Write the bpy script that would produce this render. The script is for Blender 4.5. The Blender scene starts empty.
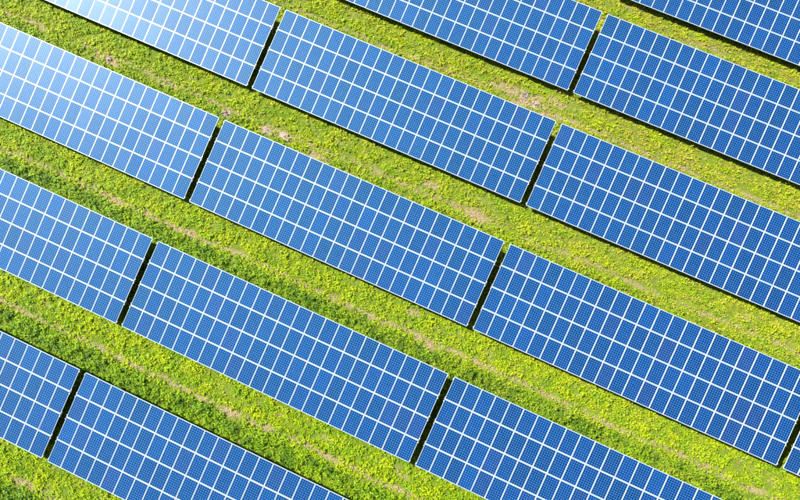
import bpy, math, random
import numpy as np
from mathutils import Vector, Euler

random.seed(7)
rng = np.random.default_rng(11)
scene = bpy.context.scene
col = scene.collection
R = math.radians

# ---------------------------------------------------------------- camera, sky, sun, exposure
HB = 0.63                                   # height of the low edge of every table
cam_data = bpy.data.cameras.new('camera')
cam = bpy.data.objects.new('camera', cam_data)
col.objects.link(cam)
cam.location = (13.016, -5.052, 42.55 + HB)
cam.rotation_euler = Euler((R(12.044), R(-0.103), R(24.323)), 'XYZ')
cam_data.sensor_width = 36.0
cam_data.lens = 27.0
cam_data.clip_start = 0.5
cam_data.clip_end = 4000.0
scene.camera = cam

SUN = Vector((-0.735, 0.088, 0.675)).normalized()     # direction towards the sun
elev = math.asin(SUN.z)
azim = math.atan2(SUN.x, SUN.y)
world = bpy.data.worlds.new('World')
scene.world = world
world.use_nodes = True
wn, wl = world.node_tree.nodes, world.node_tree.links
wn.clear()
sky = wn.new('ShaderNodeTexSky')
sky.sky_type = 'NISHITA'
sky.sun_disc = False
sky.sun_elevation = elev
sky.sun_rotation = azim
sky.air_density = 1.0
sky.dust_density = 1.0
bg = wn.new('ShaderNodeBackground')
bg.inputs['Strength'].default_value = 0.05
wo = wn.new('ShaderNodeOutputWorld')
wl.new(sky.outputs[0], bg.inputs[0])
wl.new(bg.outputs[0], wo.inputs[0])

sd = bpy.data.lights.new('sun', 'SUN')
sd.energy = 5.0
sd.angle = R(0.53)
sd.color = (1.0, 0.955, 0.88)
so = bpy.data.objects.new('sun', sd)
col.objects.link(so)
so.location = (0, 0, 60)
so.rotation_euler = SUN.to_track_quat('Z', 'Y').to_euler()

vs = scene.view_settings
vs.view_transform = 'Standard'
vs.look = 'None'
vs.exposure = 1.9
vs.gamma = 1.0
vs.use_curve_mapping = False
scene.render.engine = 'CYCLES'

# ---------------------------------------------------------------- layout (metres; x runs along the rows)
TILT = R(11.981)
ML, MW = 1.6457, 1.01                       # module pitch up the slope / along the row
NCOL, NROW = 22, 4
GAP = 0.46
ROWY = [29.387, 19.997, 10.14, 0.16, -9.866, -19.817]
ROWX = [0.0, -0.006, 0.02, -0.02, 0.0, -0.02]
PITCHX = NCOL * MW + GAP
DEPTH = NROW * ML * math.cos(TILT)
def table_x0(r, k): return -6.52 + ROWX[r] + PITCHX * (k - 1) + GAP / 2

# ---------------------------------------------------------------- material helpers
def new_mat(name):
    m = bpy.data.materials.new(name)
    m.use_nodes = True
    nt = m.node_tree
    nt.nodes.clear()
    out = nt.nodes.new('ShaderNodeOutputMaterial')
    return m, nt, out
class G:
    """tiny node builder"""
    def __init__(self, nt): self.nt = nt
    def n(self, t, **kw):
        x = self.nt.nodes.new(t)
        for k, v in kw.items(): setattr(x, k, v)
        return x
    def l(self, a, b): self.nt.links.new(a, b)
    def put(self, v, sock):
        if isinstance(v, bpy.types.NodeSocket): self.l(v, sock)
        else: sock.default_value = v
    def m(self, op, a, b=0.0, c=0.0, clamp=False):
        x = self.n('ShaderNodeMath', operation=op)
        x.use_clamp = clamp
        self.put(a, x.inputs[0]); self.put(b, x.inputs[1]); self.put(c, x.inputs[2])
        return x.outputs[0]
    def mix(self, f, a, b, blend='MIX'):
        x = self.n('ShaderNodeMix', data_type='RGBA', blend_type=blend)
        self.put(f, x.inputs[0]); self.put(a, x.inputs[6]); self.put(b, x.inputs[7])
        return x.outputs[2]
    def noise(self, vec, scale, detail=3.0, rough=0.55):
        x = self.n('ShaderNodeTexNoise')
        self.l(vec, x.inputs['Vector'])
        x.inputs['Scale'].default_value = scale
        x.inputs['Detail'].default_value = detail
        x.inputs['Roughness'].default_value = rough
        return x.outputs[0]
    def ramp(self, v, a, b):
        x = self.n('ShaderNodeMapRange')
        self.put(v, x.inputs[0]); x.inputs[1].default_value = a; x.inputs[2].default_value = b
        return x.outputs[0]

# --- photovoltaic glass: six by ten cells printed under textured glass
def mat_cells():
    m, nt, out = new_mat('solar_cells')
    g = G(nt)
    tc = g.n('ShaderNodeTexCoord')
    sp = g.n('ShaderNodeSeparateXYZ'); g.l(tc.outputs['Object'], sp.inputs[0])
    oi = g.n('ShaderNodeObjectInfo')
    PC = 0.1565
    u = g.m('DIVIDE', sp.outputs[0], PC); v = g.m('DIVIDE', sp.outputs[1], 0.1545)
    fu = g.m('ABSOLUTE', g.m('SUBTRACT', g.m('FRACT', g.m('ADD', u, 100.0)), 0.5))
    fv = g.m('ABSOLUTE', g.m('SUBTRACT', g.m('FRACT', g.m('ADD', v, 100.0)), 0.5))
    lx = g.m('GREATER_THAN', fu, 0.5 - 0.024)
    ly = g.m('GREATER_THAN', fv, 0.5 - 0.024)
    dia = g.m('GREATER_THAN', g.m('ADD', fu, fv), 1.0 - 0.12)
    ox = g.m('GREATER_THAN', g.m('ABSOLUTE', sp.outputs[0]), PC * 3 - 0.002)
    oy = g.m('GREATER_THAN', g.m('ABSOLUTE', sp.outputs[1]), 0.1545 * 5 - 0.002)
    white = g.m('MAXIMUM', g.m('MAXIMUM', lx, ly), g.m('MAXIMUM', dia, g.m('MAXIMUM', ox, oy)))
    # each cell has a slightly different crystal tone
    cv = g.n('ShaderNodeCombineXYZ')
    g.l(g.m('FLOOR', u), cv.inputs[0]); g.l(g.m('FLOOR', v), cv.inputs[1])
    g.l(g.m('MULTIPLY', oi.outputs['Random'], 91.0), cv.inputs[2])
    wnz = g.n('ShaderNodeTexWhiteNoise', noise_dimensions='3D'); g.l(cv.outputs[0], wnz.inputs['Vector'])
    vo = g.n('ShaderNodeTexVoronoi'); g.l(tc.outputs['Object'], vo.inputs['Vector']); vo.inputs['Scale'].default_value = 60
    tone = g.m('ADD', g.m('MULTIPLY', wnz.outputs[0], 0.14), g.m('MULTIPLY', vo.outputs['Distance'], 0.20))
    tone = g.m('ADD', tone, 0.82)
    tint = g.mix(1.0, (0.0001, 0.0080, 0.054, 1), oi.outputs['Color'], 'MULTIPLY')
    tn = g.n('ShaderNodeCombineColor')
    for i in range(3): g.l(tone, tn.inputs[i])
    cell = g.mix(1.0, tint, tn.outputs[0], 'MULTIPLY')
    base = g.mix(white, cell, (0.050, 0.22, 0.56, 1))
    base = g.mix(g.m('MAXIMUM', ox, oy), base, (0.17, 0.24, 0.33, 1))       # white backsheet round the cell field
    # light film of dust, thicker towards the low frame edge
    dn = g.noise(tc.outputs['Object'], 1.7, 4.0)
    low = g.ramp(sp.outputs[1], -0.70, -0.80)
    dust = g.m('ADD', g.m('MULTIPLY', g.ramp(dn, 0.40, 0.75), 0.008), g.m('MULTIPLY', low, 0.05))
    base = g.mix(dust, base, (0.42, 0.42, 0.40, 1))
    bs = g.n('ShaderNodeBsdfPrincipled')
    g.l(base, bs.inputs['Base Color'])
    bs.inputs['Roughness'].default_value = 0.64
    bs.inputs['Specular Tint'].default_value = (0.06, 0.56, 1.0, 1)      # blue of the anti-reflection coat
    bs.inputs['IOR'].default_value = 1.50
    bs.inputs['Specular IOR Level'].default_value = 0.50
    bs.inputs['Coat Weight'].default_value = 0.30
    bs.inputs['Coat Roughness'].default_value = 0.37
    bs.inputs['Coat IOR'].default_value = 1.40
    g.l(bs.outputs[0], out.inputs[0])
    return m

def mat_plain(name, rgb, rough, metal=0.0, var=0.12, scale=9.0):
    m, nt, out = new_mat(name)
    g = G(nt)
    tc = g.n('ShaderNodeTexCoord')
    n = g.noise(tc.outputs['Object'], scale, 4.0)
    d = tuple(c * (1 - var) for c in rgb) + (1,)
    b = tuple(min(1, c * (1 + var)) for c in rgb) + (1,)
    c = g.mix(n, d, b)
    bs = g.n('ShaderNodeBsdfPrincipled')
    g.l(c, bs.inputs['Base Color'])
    bs.inputs['Roughness'].default_value = rough
    bs.inputs['Metallic'].default_value = metal
    g.l(bs.outputs[0], out.inputs[0])
    return m

def mat_leaf(name, trans=0.35):
    m, nt, out = new_mat(name)
    g = G(nt)
    at = g.n('ShaderNodeAttribute', attribute_name='tone')
    geo = g.n('ShaderNodeNewGeometry')
    n = g.noise(geo.outputs['Position'], 9.0, 3.0)
    f = g.n('ShaderNodeMapRange'); g.l(n, f.inputs[0]); f.inputs[1].default_value = 0.3; f.inputs[2].default_value = 0.7
    f.inputs[3].default_value = 0.80; f.inputs[4].default_value = 1.2
    cc = g.n('ShaderNodeCombineColor')
    for i in range(3): g.l(f.outputs[0], cc.inputs[i])
    c = g.mix(1.0, at.outputs['Color'], cc.outputs[0], 'MULTIPLY')
    bs = g.n('ShaderNodeBsdfPrincipled')
    g.l(c, bs.inputs['Base Color'])
    bs.inputs['Roughness'].default_value = 0.55
    bs.inputs['Specular IOR Level'].default_value = 0.12
    tr = g.n('ShaderNodeBsdfTranslucent'); g.l(c, tr.inputs[0])
    mx = g.n('ShaderNodeMixShader'); mx.inputs[0].default_value = trans
    g.l(bs.outputs[0], mx.inputs[1]); g.l(tr.outputs[0], mx.inputs[2])
    g.l(mx.outputs[0], out.inputs[0])
    return m

def mat_ground():
    m, nt, out = new_mat('meadow_soil')
    g = G(nt)
    geo = g.n('ShaderNodeNewGeometry')
    P = geo.outputs['Position']
    mp = g.n('ShaderNodeMapping'); g.l(P, mp.inputs[0]); mp.inputs['Scale'].default_value = (0.35, 1.0, 1.0)
    a = g.noise(P, 5.0, 5.0, 0.65)
    b = g.noise(mp.outputs[0], 0.9, 4.0, 0.6)
    c = g.noise(P, 24.0, 3.0, 0.6)
    soil = g.mix(a, (0.11, 0.086, 0.048, 1), (0.25, 0.205, 0.12, 1))
    thatch = g.mix(c, (0.040, 0.070, 0.007, 1), (0.11, 0.145, 0.012, 1))
    f = g.ramp(g.m('ADD', g.m('MULTIPLY', a, 0.5), g.m('MULTIPLY', b, 0.5)), 0.30, 0.46)
    at = g.n('ShaderNodeAttribute', attribute_name='bare')
    f2 = g.m('MULTIPLY', f, g.m('SUBTRACT', 1.0, at.outputs['Fac'], clamp=True), clamp=True)
    f2 = g.m('MAXIMUM', f2, g.m('SUBTRACT', 0.35, at.outputs['Fac'], clamp=True))
    colr = g.mix(f2, soil, thatch)
    bs = g.n('ShaderNodeBsdfPrincipled')
    g.l(colr, bs.inputs['Base Color'])
    bs.inputs['Roughness'].default_value = 0.95
    bs.inputs['Specular IOR Level'].default_value = 0.1
    bp = g.n('ShaderNodeBump'); bp.inputs['Strength'].default_value = 0.7; bp.inputs['Distance'].default_value = 0.06
    g.l(g.m('ADD', a, g.m('MULTIPLY', c, 0.5)), bp.inputs['Height'])
    g.l(bp.outputs[0], bs.inputs['Normal'])
    g.l(bs.outputs[0], out.inputs[0])
    return m

M_CELL = mat_cells()
M_BACK = mat_plain('white_backsheet', (0.72, 0.73, 0.74), 0.6)
M_ALU = mat_plain('anodised_aluminium', (0.36, 0.395, 0.41), 0.42, 0.25, 0.12)
M_CLAMP = mat_plain('clamp_aluminium', (0.82, 0.83, 0.84), 0.25, 0.6, 0.05)
M_STEEL = mat_plain('galvanised_steel', (0.24, 0.26, 0.28), 0.55, 0.5, 0.15, 14)
M_LEAF = mat_leaf('leaf_green')
M_DRY = mat_leaf('dry_stalk', 0.2)
M_GROUND = mat_ground()
M_CLOD = mat_plain('loose_soil', (0.19, 0.15, 0.125), 0.95, 0.0, 0.45, 16)

# ---------------------------------------------------------------- value noise for the planting
def vnoise(x, y, seed=0):
    xi = np.floor(x).astype(np.int64); yi = np.floor(y).astype(np.int64)
    fx = x - xi; fy = y - yi
    fx = fx * fx * (3 - 2 * fx); fy = fy * fy * (3 - 2 * fy)
    def h(a, b):
        n = (a * 374761393 + b * 668265263 + seed * 1442695041) & 0xffffffff
        n = ((n ^ (n >> 13)) * 1274126177) & 0xffffffff
        n = n ^ (n >> 16)
        return (n & 0xffff) / 65535.0
    return (h(xi, yi) * (1 - fx) + h(xi + 1, yi) * fx) * (1 - fy) + (h(xi, yi + 1) * (1 - fx) + h(xi + 1, yi + 1) * fx) * fy
def fbm(x, y, seed=0):
    return 0.55 * vnoise(x, y, seed) + 0.3 * vnoise(x * 2.1, y * 2.1, seed + 5) + 0.15 * vnoise(x * 4.3, y * 4.3, seed + 9)
def sstep(a, b, x):
    t = np.clip((x - a) / (b - a), 0, 1)
    return t * t * (3 - 2 * t)

ROWYA = np.array(ROWY)
TRACKW = np.array([0.6, 0.8, 0.75, 0.95, 0.95, 0.7])      # how worn each lane is
def lane(x, y):
    """index of the row uphill of the lane a point lies in, and its distance below that row's low edge"""
    # lane i reaches from ROWY[i] + DEPTH/2 downwards
    idx = np.clip(np.searchsorted(-(ROWYA + DEPTH * 0.5), -y, side='right') - 1, 0, 5)
    return idx, y - ROWYA[idx]
# worn spots (x, y, radius x, radius y)
SPOTS = [(-17.9, 7.85, 1.3, .35), (-12.9, 8.0, 1.2, .3), (-7.4, 7.6, .7, .4), (-3.9, 7.7, .8, .35), (-2.4, 7.8, .8, .4),
         (0.4, 7.4, 1.2, .4), (3.2, 6.9, 1.2, .35), (11.8, 18.6, 1.0, .5), (13.2, 18.1, 1.0, .7), (14.3, 18.5, .7, .55), (15.2, 17.6, .8, .45),
         (13.3, 8.1, 1.3, .5), (9.5, 8.9, .8, .35), (-25.0, 8.2, 1.0, .3), (-11.7, -2.0, .8, .35), (-5.6, -1.9, 1.5, .35), (3.3, -12.0, .9, .4),
         (13.8, -1.9, 1.1, .4), (-7.2, -21.9, .9, .35), (12.0, -0.5, .7, .3), (15.6, 19.0, .9, .4), (10.6, 18.5, .6, .3)]
def bareness(x, y):
    i, rel = lane(x, y)
    wob = 0.22 * (vnoise(x * 0.22, i * 7.0 + 0 * x, 3) - 0.5) + 0.10 * (vnoise(x * 0.9, i * 3.0, 8) - 0.5)
    d = np.abs(rel + 2.0 - wob) + 0.12 * (vnoise(x * 3.0, y * 3.0, 77) - 0.5)
    p = sstep(0.10, 0.45, fbm(x * 0.42, i * 11.3 + y * 0.15, 21)) * TRACKW[i]
    b = p * (1 - sstep(0.06, 0.25, d))
    # narrow edge wear on the upper side of the same lane
    d2 = np.abs(rel + 0.95 + wob)
    p2 = sstep(0.62, 0.80, fbm(x * 0.5, i * 5.3 + 40, 33)) * 0.6
    b = np.maximum(b, p2 * (1 - sstep(0.05, 0.3, d2)))
    for sx, sy, rx, ry in SPOTS:
        q = ((x - sx) / rx) ** 2 + ((y - sy) / ry) ** 2
        b = np.maximum(b, 0.95 * (1 - sstep(0.35, 1.3, q + 0.9 * (vnoise(x * 3.1, y * 3.1, 14) - 0.5))))
    return np.clip(b, 0, 1)

# ---------------------------------------------------------------- ground: one sheet out to the horizon, finer in the field
def build_ground():
    xs = np.concatenate([[-1500, -400, -120], np.arange(-62, 82.1, 0.5), [140, 400, 1500]])
    ys = np.concatenate([[-1500, -400, -120], np.arange(-46, 56.1, 0.25), [120, 400, 1500]])
    X, Y = np.meshgrid(xs, ys)
    nx, ny = len(xs), len(ys)
    Z = np.zeros_like(X)
    near = (np.abs(X - 10) < 71) & (np.abs(Y - 5) < 50)
    B = np.where(near, bareness(X, Y), 0.0)
    Z = np.where(near, 0.05 * (fbm(X * 0.5, Y * 0.9, 2) - 0.5) - 0.03 * B, 0)
    co = np.stack([X.ravel(), Y.ravel(), Z.ravel()], 1)
    a = (np.arange(ny - 1)[:, None] * nx + np.arange(nx - 1)[None, :]).ravel()
    q = np.stack([a, a + 1, a + nx + 1, a + nx], 1)
    me = bpy.data.meshes.new('ground')
    me.vertices.add(len(co)); me.vertices.foreach_set('co', co.ravel().astype(np.float32))
    me.loops.add(q.size); me.loops.foreach_set('vertex_index', q.ravel().astype(np.int32))
    me.polygons.add(len(q)); me.polygons.foreach_set('loop_start', np.arange(0, q.size, 4, dtype=np.int32))
    me.polygons.foreach_set('use_smooth', np.ones(len(q), dtype=bool))
    at = me.attributes.new('bare', 'FLOAT', 'POINT'); at.data.foreach_set('value', B.ravel().astype(np.float32))
    me.update(calc_edges=True)
    me.materials.append(M_GROUND)
    o = bpy.data.objects.new('ground', me); col.objects.link(o)
    o['kind'] = 'structure'
    o['label'] = 'meadow soil between and beneath the solar tables'
    return o
build_ground()
def ground_z(x, y): return 0.05 * (fbm(x * 0.5, y * 0.9, 2) - 0.5) - 0.03 * bareness(x, y)

# ---------------------------------------------------------------- solar tables
def obj(name, me, parent=None, loc=(0, 0, 0), rot=(0, 0, 0)):
    o = bpy.data.objects.new(name, me); col.objects.link(o)
    if parent is not None: o.parent = parent
    o.location = loc; o.rotation_euler = rot
    return o
def mesh(name, v, f, mats, mi=None, smooth=False):
    me = bpy.data.meshes.new(name)
    me.from_pydata([tuple(p) for p in v], [], f)
    for m in mats: me.materials.append(m)
    if mi:
        for p, i in zip(me.polygons, mi): p.material_index = i
    if smooth:
        for p in me.polygons: p.use_smooth = True
    me.update()
    return me
def box_vf(x0, x1, y0, y1, z0, z1, v, f):
    b = len(v)
    v += [(x0, y0, z0), (x1, y0, z0), (x1, y1, z0), (x0, y1, z0), (x0, y0, z1), (x1, y0, z1), (x1, y1, z1), (x0, y1, z1)]
    f += [(b, b + 3, b + 2, b + 1), (b + 4, b + 5, b + 6, b + 7), (b, b + 1, b + 5, b + 4), (b + 1, b + 2, b + 6, b + 5), (b + 2, b + 3, b + 7, b + 6), (b + 3, b, b + 4, b + 7)]
def cchannel_vf(axis_len, w, h, t, v, f):
    """lipped C profile running along +x from 0 to axis_len, web on the -y side"""
    prof = [(0, 0), (w, 0), (w, h * .22), (w - t, h * .22), (w - t, t), (t, t), (t, h - t), (w - t, h - t), (w - t, h * .78), (w, h * .78), (w, h), (0, h)]
    n = len(prof); b = len(v)
    for x in (0, axis_len):
        for (py, pz) in prof: v.append((x, py - w / 2, pz - h))
    for i in range(n):
        j = (i + 1) % n
        f.append((b + i, b + j, b + n + j, b + n + i))
    f.append(tuple(b + i for i in reversed(range(n)))); f.append(tuple(b + n + i for i in range(n)))

HX, HY = 0.4985, 0.816                        # half size of one module
FW = 0.023                                   # visible width of the frame
# glass laminate
v, f = [], []
box_vf(-HX + .006, HX - .006, -HY + .006, HY - .006, -0.012, -0.004, v, f)
ME_GLASS = mesh('solar_panel', v, f, [M_CELL, M_BACK], [1, 0, 1, 1, 1, 1])
# frame: a hollow rectangle with a chamfered outer edge
ring = [(HX, HY, -0.040), (HX, HY, -0.0025), (HX - .0025, HY - .0025, 0.0), (HX - FW + .003, HY - FW + .003, 0.0), (HX - FW, HY - FW, -0.003), (HX - FW, HY - FW, -0.0045)]
v, f = [], []
for (hx, hy, z) in ring: v += [(-hx, -hy, z), (hx, -hy, z), (hx, hy, z), (-hx, hy, z)]
for k in range(len(ring) - 1):
    for i in range(4):
        j = (i + 1) % 4
        f.append((k * 4 + i, k * 4 + j, k * 4 + 4 + j, k * 4 + 4 + i))
ME_FRAME = mesh('frame', v, f, [M_ALU])
# purlin with its small overhang into the gap
TW = NCOL * MW
v, f = [], []
cchannel_vf(TW + 0.10, 0.055, 0.075, 0.004, v, f)
ME_PURLIN = mesh('purlin', v, f, [M_STEEL])
SL = NROW * ML
v, f = [], []
cchannel_vf(SL - 0.5, 0.06, 0.11, 0.005, v, f)
ME_RAFTER = mesh('rafter', v, f, [M_STEEL])
def post_mesh(h):
    v, f = [], []
    prof = [(-.05, -.03), (.05, -.03), (.05, -.024), (-.044, -.024), (-.044, .024), (.05, .024), (.05, .03), (-.05, .03)]
    n = len(prof)
    for z in (-0.25, h):
        for (a, b) in prof: v.append((a, b, z))
    for i in range(n):
        j = (i + 1) % n
        f.append((i, j, n + j, n + i))
    f.append(tuple(reversed(range(n)))); f.append(tuple(range(n, 2 * n)))
    return mesh('post', v, f, [M_STEEL])
S_F, S_R = 1.25, 5.1                          # where posts meet the rafter, measured up the slope
UND = 0.040 + 0.075 + 0.11
H_F = HB + S_F * math.sin(TILT) - UND * math.cos(TILT) + .05
H_R = HB + S_R * math.sin(TILT) - UND * math.cos(TILT) + .05
ME_PF, ME_PR = post_mesh(H_F), post_mesh(H_R)
# diagonal brace from the foot of the rear post towards the rafter
v, f = [], []
bl = math.hypot(1.7, 0.95)
box_vf(0, bl, -.02, .02, -.02, .02, v, f)
ME_BRACE = mesh('brace', v, f, [M_STEEL])
# end clamp and the row of mid clamps
v, f = [], []
box_vf(-.022, .022, -.035, .035, -0.02, .008, v, f)
box_vf(-.010, .010, -.010, .010, .008, .016, v, f)
ME_ECL = mesh('end_clamp', v, f, [M_CLAMP])
v, f = [], []
for c in range(1, NCOL):
    for r in range(NROW):
        for e in (0.14, ML - 0.14):
            box_vf(c * MW - .020, c * MW + .020, r * ML + e - .035, r * ML + e + .035, 0.0015, 0.006, v, f)
            box_vf(c * MW - .005, c * MW + .005, r * ML + e - .006, r * ML + e + .006, 0.006, 0.013, v, f)
ME_MCL = mesh('mid_clamps', v, f, [M_CLAMP])

LABELS = {
    (0, 2): 'blue solar table in the top right corner, only its lower part in the picture',
    (1, 1): 'solar table cut off by the top edge, its right end at a gap',
    (1, 2): 'deep blue solar table running off the right edge, next below the top right corner table',
    (2, 0): 'pale glaring solar table cut off by the top edge near the top left corner',
    (2, 1): 'whole solar table just right of the pale glaring one on the top edge',
    (2, 2): 'deep blue solar table running off the right edge at about mid height',
    (3, 0): 'pale sunlit solar table cut off by the left edge in the upper left',
    (3, 1): 'whole solar table across the middle, right of the pale table on the left edge',
    (3, 2): 'solar table right of the middle one, ending at the bottom right gap',
    (3, 3): 'small corner of a solar table past the black gap in the bottom right',
    (4, 0): 'solar table cut off by the left edge at mid height',
    (4, 1): 'whole solar table in the lower left half, just below the middle one',
    (4, 2): 'solar table cut off by the bottom edge right of the middle',
    (5, 0): 'short piece of solar table on the left edge near the bottom left corner',
    (5, 1): 'solar table cut off by the bottom edge in the lower left',
}
def panel_tint(r, k, c, m):
    # batches of modules differ: most plain, some lighter, a few purplish
    t = random.random()
    j = random.uniform(0.86, 1.14)
    if t < 0.10: cc = (1.5, 1.30, 1.18)
    elif t < 0.17: cc = (28.0, 0.87, 0.96)
    elif t < 0.34: cc = (2.0, 0.86, 0.84)
    else: cc = (1.0, 1.0, 1.0)
    if (r, k, c, m) in ((1, 2, 8, 3), (1, 2, 6, 1)): cc, j = (1.6, 1.5, 1.25), 1.1
    return (cc[0] * j, cc[1] * j, cc[2] * j, 1)

Rt = Euler((TILT, 0, 0)).to_matrix()
def on_table(x, s, n=0.0):
    """point at x along, s up the slope, n along the normal, local to the table's low left corner"""
    return Rt @ Vector((x, s, n)) + Vector((0, 0, HB))
rafter_x = [0.55 + i * (TW - 1.1) / 7 for i in range(8)]
for (r, k), label in LABELS.items():
    t = bpy.data.objects.new('solar_table', None); col.objects.link(t)
    t.empty_display_size = 0.5
    t.location = (table_x0(r, k), ROWY[r], 0.0)
    t['label'] = label; t['category'] = 'solar array'; t['group'] = 'solar tables in parallel rows'
    for m in range(NROW):
        for c in range(NCOL):
            p = on_table((c + .5) * MW, (m + .5) * ML, random.uniform(-.002, .002))
            o = obj('solar_panel', ME_GLASS, t, p, (TILT + R(random.gauss(0, .42)), R(random.gauss(0, .42)), R(random.gauss(0, .05))))
            o.color = panel_tint(r, k, c, m)
            fr = obj('frame', ME_FRAME, o)
    for s in (0.20, ML, 2 * ML, 3 * ML, 4 * ML - 0.20):
        obj('purlin', ME_PURLIN, t, on_table(-0.05, s, -0.0415), (TILT, 0, 0))
    for x in rafter_x:
        o = obj('rafter', ME_RAFTER, t, on_table(x, 0.25, -0.0415 - 0.076), (0, 0, 0))
        o.rotation_euler = (Rt @ Euler((0, 0, math.pi / 2)).to_matrix()).to_euler()
        obj('post', ME_PF, t, (x + .07, S_F * math.cos(TILT), 0))
        obj('post', ME_PR, t, (x + .07, S_R * math.cos(TILT), 0))
        b = obj('brace', ME_BRACE, t, (x - .06, S_R * math.cos(TILT) - .05, .45))
        d = Vector((0, -1.7, 0.95 - .25)); b.rotation_euler = d.to_track_quat('X', 'Z').to_euler()
        b.scale = (d.length / bl * .92, 1, 1)
    for m in range(NROW):
        for e in (0.14, ML - 0.14):
            for x in (-.014, TW + .014): obj('end_clamp', ME_ECL, t, on_table(x, m * ML + e, 0), (TILT, 0, 0))
    mc = obj('mid_clamps', ME_MCL, t, on_table(0, 0, 0), (TILT, 0, 0)); mc['kind'] = 'stuff'

# ---------------------------------------------------------------- loose soil heaps thrown up in the lanes
def soil_heap(x, y, rad, h, seed, label):
    rr = random.Random(seed)
    v, f = [], []
    nr, na = 5, 14
    v.append((0, 0, h))
    for i in range(1, nr + 1):
        q = i / nr
        for a in range(na):
            an = 2 * math.pi * a / na
            ra = rad * q * (1 + .28 * math.sin(an * 2 + seed) + rr.uniform(-.14, .14))
            z = h * (1 - q) ** 1.1 * rr.uniform(.55, 1.25) if i < nr else -0.05
            v.append((ra * math.cos(an) * 1.25, ra * math.sin(an), z))
    for a in range(na): f.append((0, 1 + a, 1 + (a + 1) % na))
    for i in range(nr - 1):
        for a in range(na):
            b = 1 + i * na; c = b + na; a2 = (a + 1) % na
            f.append((b + a, c + a, c + a2, b + a2))
    root = obj('soil_heap', mesh('soil_heap', v, f, [M_CLOD]), None, (x, y, float(ground_z(np.array([x]), np.array([y]))[0])))
    root['label'] = label; root['category'] = 'soil heap'; root['group'] = 'bare soil heaps in the lanes'
    for i in range(7):
        cv, cf = [], []
        s = rr.uniform(.04, .09)
        a = rr.uniform(0, 6.28); d = rad * rr.uniform(.2, 1.2)
        box_vf(-s, s, -s * .8, s * .8, -s * .7, s * .7, cv, cf)
        cv = [tuple(c * rr.uniform(.6, 1.2) for c in p) for p in cv]
        z = max(0.02, h * (1 - d / rad))
        obj('clod', mesh('clod', cv, cf, [M_CLOD]), root, (d * math.cos(a) * 1.25, d * math.sin(a), z), (rr.random(), rr.random(), rr.random() * 6))
soil_heap(-7.45, 7.65, .40, .20, 1, 'pinkish soil heap right by the upper end of the gap below the pale tables')
soil_heap(-3.9, 7.72, .38, .12, 2, 'low beige soil heap above the middle table, left one of a close pair')
soil_heap(-2.4, 7.82, .42, .17, 3, 'beige soil heap above the middle table, right one of a close pair')
soil_heap(13.0, 18.65, .40, .16, 4, 'grey soil heap in the lane below the top edge table, close under its shadow')
soil_heap(14.2, 18.25, .36, .13, 5, 'beige soil heap in the worn patch left of the upper right gap')
soil_heap(-17.9, 7.95, .32, .12, 6, 'brown soil heap between the two pale tables in the upper left')

# ---------------------------------------------------------------- meadow plants
CORN = np.array([(-28.6, 8.9), (30.2, 35.5), (41.1, -1.2), (-8.2, -23.5)])
def footprint(x, y, margin):
    cx, cy = CORN.mean(0)
    inside = np.ones(len(x), bool)
    for i in range(4):
        a, b = CORN[i], CORN[(i + 1) % 4]
        e = b - a; n = np.array([e[1], -e[0]]) / np.hypot(*e)
        if n @ (np.array([cx, cy]) - a) < 0: n = -n
        inside &= ((x - a[0]) * n[0] + (y - a[1]) * n[1]) > -margin
    return inside
def scatter(spacing):
    xs = np.arange(-36, 50, spacing); ys = np.arange(-31, 43, spacing)
    X, Y = np.meshgrid(xs, ys)
    X = X.ravel() + rng.uniform(-.5, .5, X.size) * spacing * 1.2
    Y = Y.ravel() + rng.uniform(-.5, .5, Y.size) * spacing * 1.2
    k = footprint(X, Y, 6.0)
    return X[k], Y[k]
def under_core(x, y):
    """well under a table, away from its edges and end gaps"""
    c = np.zeros(len(x), bool)
    gx = np.abs(((x + 6.52 + PITCHX / 2) % PITCHX) - PITCHX / 2)
    for ry in ROWY: c |= (y > ry + 1.6) & (y < ry + DEPTH - 1.9) & (gx > 2.2)
    return c
def leaves(name, base, direc, length, width, lift, droop, tone, mat, label, cat):
    """bent blades: base point, heading, length, half width, rise, droop"""
    n = len(base)
    dx, dy = np.cos(direc), np.sin(direc)
    px, py = -dy, dx
    cl, sl = np.cos(lift), np.sin(lift)
    def at(t, w, dz):
        r = length * t * cl; z = length * t * sl - dz
        c = base + np.stack([dx * r, dy * r, z], 1)
        o = np.stack([px * w, py * w, 0 * w], 1)
        return c - o, c + o, c
    _, _, a = at(0.0, 0 * width, 0)
    b0, b1, _ = at(0.48, width, droop * length * .10)
    _, _, c = at(1.0, width * 0, droop * length * .55)
    co = np.stack([a, b1, c, b0], 1).reshape(-1, 3)
    idx = np.arange(n * 4)
    st = np.arange(n) * 4
    me = bpy.data.meshes.new(name)
    me.vertices.add(len(co)); me.vertices.foreach_set('co', co.ravel().astype(np.float32))
    me.loops.add(len(idx)); me.loops.foreach_set('vertex_index', idx.astype(np.int32))
    me.polygons.add(len(st)); me.polygons.foreach_set('loop_start', st.astype(np.int32))
    cols = np.concatenate([np.repeat(tone, 4, axis=0), np.ones((n * 4, 1))], 1)
    at_ = me.attributes.new('tone', 'FLOAT_COLOR', 'POINT'); at_.data.foreach_set('color', cols.ravel().astype(np.float32))
    me.update(calc_edges=True)
    me.materials.append(mat)
    o = bpy.data.objects.new(name, me); col.objects.link(o)
    o['kind'] = 'stuff'; o['label'] = label; o['category'] = cat
    return o

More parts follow.
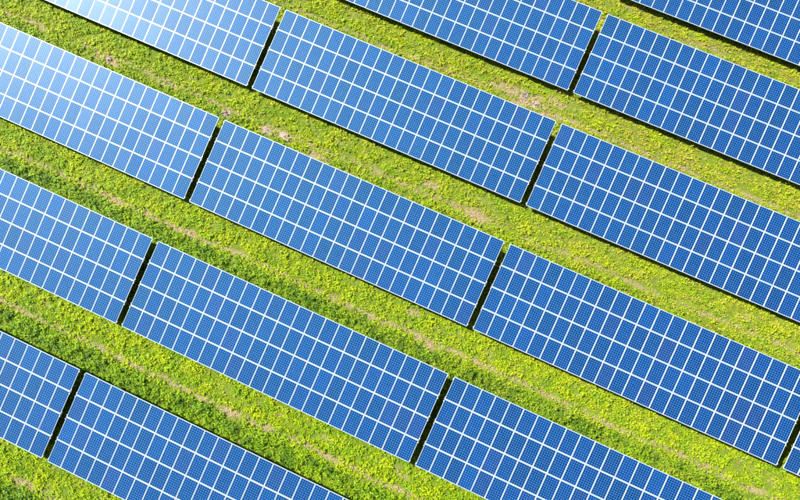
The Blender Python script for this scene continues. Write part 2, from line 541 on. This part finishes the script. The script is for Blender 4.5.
LIME = np.array([0.275, 0.355, 0.003]); GREEN = np.array([0.150, 0.275, 0.006]); DEEP = np.array([0.035, 0.105, 0.012])
OLIVE = np.array([0.310, 0.285, 0.040]); STRAW = np.array([0.33, 0.265, 0.120]); RUST = np.array([0.20, 0.10, 0.03])
DRYLANE = np.array([1.0, 0.95, 0.65, 0.28, 0.05, 0.05]); LUSHLANE = np.array([0.05, 0.15, 0.40, 1.0, 1.0, 1.0])
def plants(spacing, nl, kind):
    x, y = scatter(spacing)
    b = bareness(x, y); i, rel = lane(x, y)
    core = under_core(x, y)
    clump = 0.6 * vnoise(x * 2.3, y * 2.6, 91) + 0.4 * vnoise(x * 4.9, y * 5.2, 92)
    keep = rng.random(len(x)) < (0.45 + 0.55 * sstep(.28, .48, clump)) * np.where(core, 0.16, 1.0) * (1 - 0.89 * b) 
    x, y, b, i, rel, clump = x[keep], y[keep], b[keep], i[keep], rel[keep], clump[keep]
    n = len(x)
    dry = DRYLANE[i] * (0.35 + 0.65 * sstep(-14, 26, x))                # the upper lanes are drier, more so to the right
    big = fbm(x * 0.33, y * 0.5, 41)
    lush = sstep(-2.15, -2.7, rel) * LUSHLANE[i] * sstep(0.25, 0.50, big + 0.12)
    patch = fbm(x * 1.1, y * 1.6, 55)
    streak = fbm(x * 0.5, y * 4.0, 61)
    h = 0.10 + 0.09 * lush + 0.06 * patch - 0.03 * dry
    h *= rng.uniform(0.6, 1.35, n) * np.where(rng.random(n) < .12, 1.35, 1.0)
    h *= (0.45 + 1.15 * sstep(.25, .72, clump)) * (1 + 0.35 * lush)
    # tone per plant
    u = rng.random(n); w = np.clip(0.58 + (patch - .5) * 2.2 + rng.normal(0, .16, n), 0, 1)[:, None]
    tone = LIME * w + GREEN * (1 - w)
    lv = (lush * rng.uniform(.55, 1.0, n))[:, None]
    tone = tone * (1 - lv) + (GREEN * .75 + DEEP * .25) * lv
    ov = np.clip(dry * (0.35 + 0.9 * sstep(.35, .7, streak)) * rng.uniform(.3, 1.1, n), 0, 1)[:, None]
    tone = tone * (1 - ov) + OLIVE * ov
    weed = vnoise(x * 1.7, y * 1.9, 97)                                # darker leafy weeds stand in patches
    dk = (u < 0.04 + 0.10 * lush + 0.75 * lush * sstep(.55, .72, weed))[:, None]
    tone = np.where(dk, tone * .38 + DEEP * .62, tone)
    # per leaf
    idx = np.repeat(np.arange(n), nl)
    m = len(idx)
    ang = rng.uniform(0, 2 * np.pi, m)
    hh = h[idx]
    if kind == 'leafy':
        ln = np.minimum(hh, .15) * rng.uniform(.6, 1.15, m) + .015; wd = ln * rng.uniform(.20, .34, m); lift = rng.uniform(.05, .95, m); dr = rng.uniform(.2, .9, m)
        rad = 0.13
    else:
        ln = np.minimum(hh, .16) * rng.uniform(.9, 1.7, m); wd = rng.uniform(.010, .021, m); lift = rng.uniform(.2, 1.15, m); dr = rng.uniform(.1, .7, m)
        rad = 0.10
    ro = rad * np.sqrt(rng.random(m)); ra = rng.uniform(0, 2 * np.pi, m)
    bx = x[idx] + ro * np.cos(ra); by = y[idx] + ro * np.sin(ra)
    bz = ground_z(x, y)[idx] + (hh * rng.uniform(0.0, .75, m) if kind == 'leafy' else 0.0)
    tn = np.clip(tone[idx] * rng.uniform(.74, 1.26, m)[:, None], 0, 1)
    return np.stack([bx, by, bz + 0 * bx], 1), ang, ln, wd, lift, dr, tn
p = plants(0.195, 11, 'leafy')
leaves('meadow_leaves', *p, M_LEAF, 'low lime green leafy plants covering the lanes between solar tables', 'grass')
p = plants(0.215, 16, 'blade')
leaves('grass_blades', *p, M_LEAF, 'thin upright grass blades among the low leafy plants', 'grass')

# dry stalks lying along the worn tracks
x, y = scatter(0.16)
b = bareness(x, y)
dry = sstep(-12, 32, 0.45 * x + 0.9 * y - 2)
k = (rng.random(len(x)) < np.clip(b * 0.9 + 0.035 + 0.16 * dry * sstep(.4, .65, fbm(x * .6, y * 3.0, 71)), 0, 1)) & ~under_core(x, y)
x, y = x[k], y[k]
idx = np.repeat(np.arange(len(x)), 6); m = len(idx)
tn = STRAW * rng.uniform(.6, 1.25, (m, 1))
ru = (rng.random(len(x)) < .10)[idx][:, None]
tn = np.where(ru, RUST, tn)
base = np.stack([x[idx] + rng.uniform(-.09, .09, m), y[idx] + rng.uniform(-.07, .07, m), ground_z(x, y)[idx] + rng.uniform(.005, .07, m)], 1)
leaves('dry_grass', base, rng.uniform(0, 2 * np.pi, m), rng.uniform(.07, .19, m), rng.uniform(.007, .020, m), rng.uniform(-.05, .5, m), rng.uniform(0, .4, m), tn,
       M_DRY, 'straw coloured dead grass lying along the worn tracks', 'dry grass')
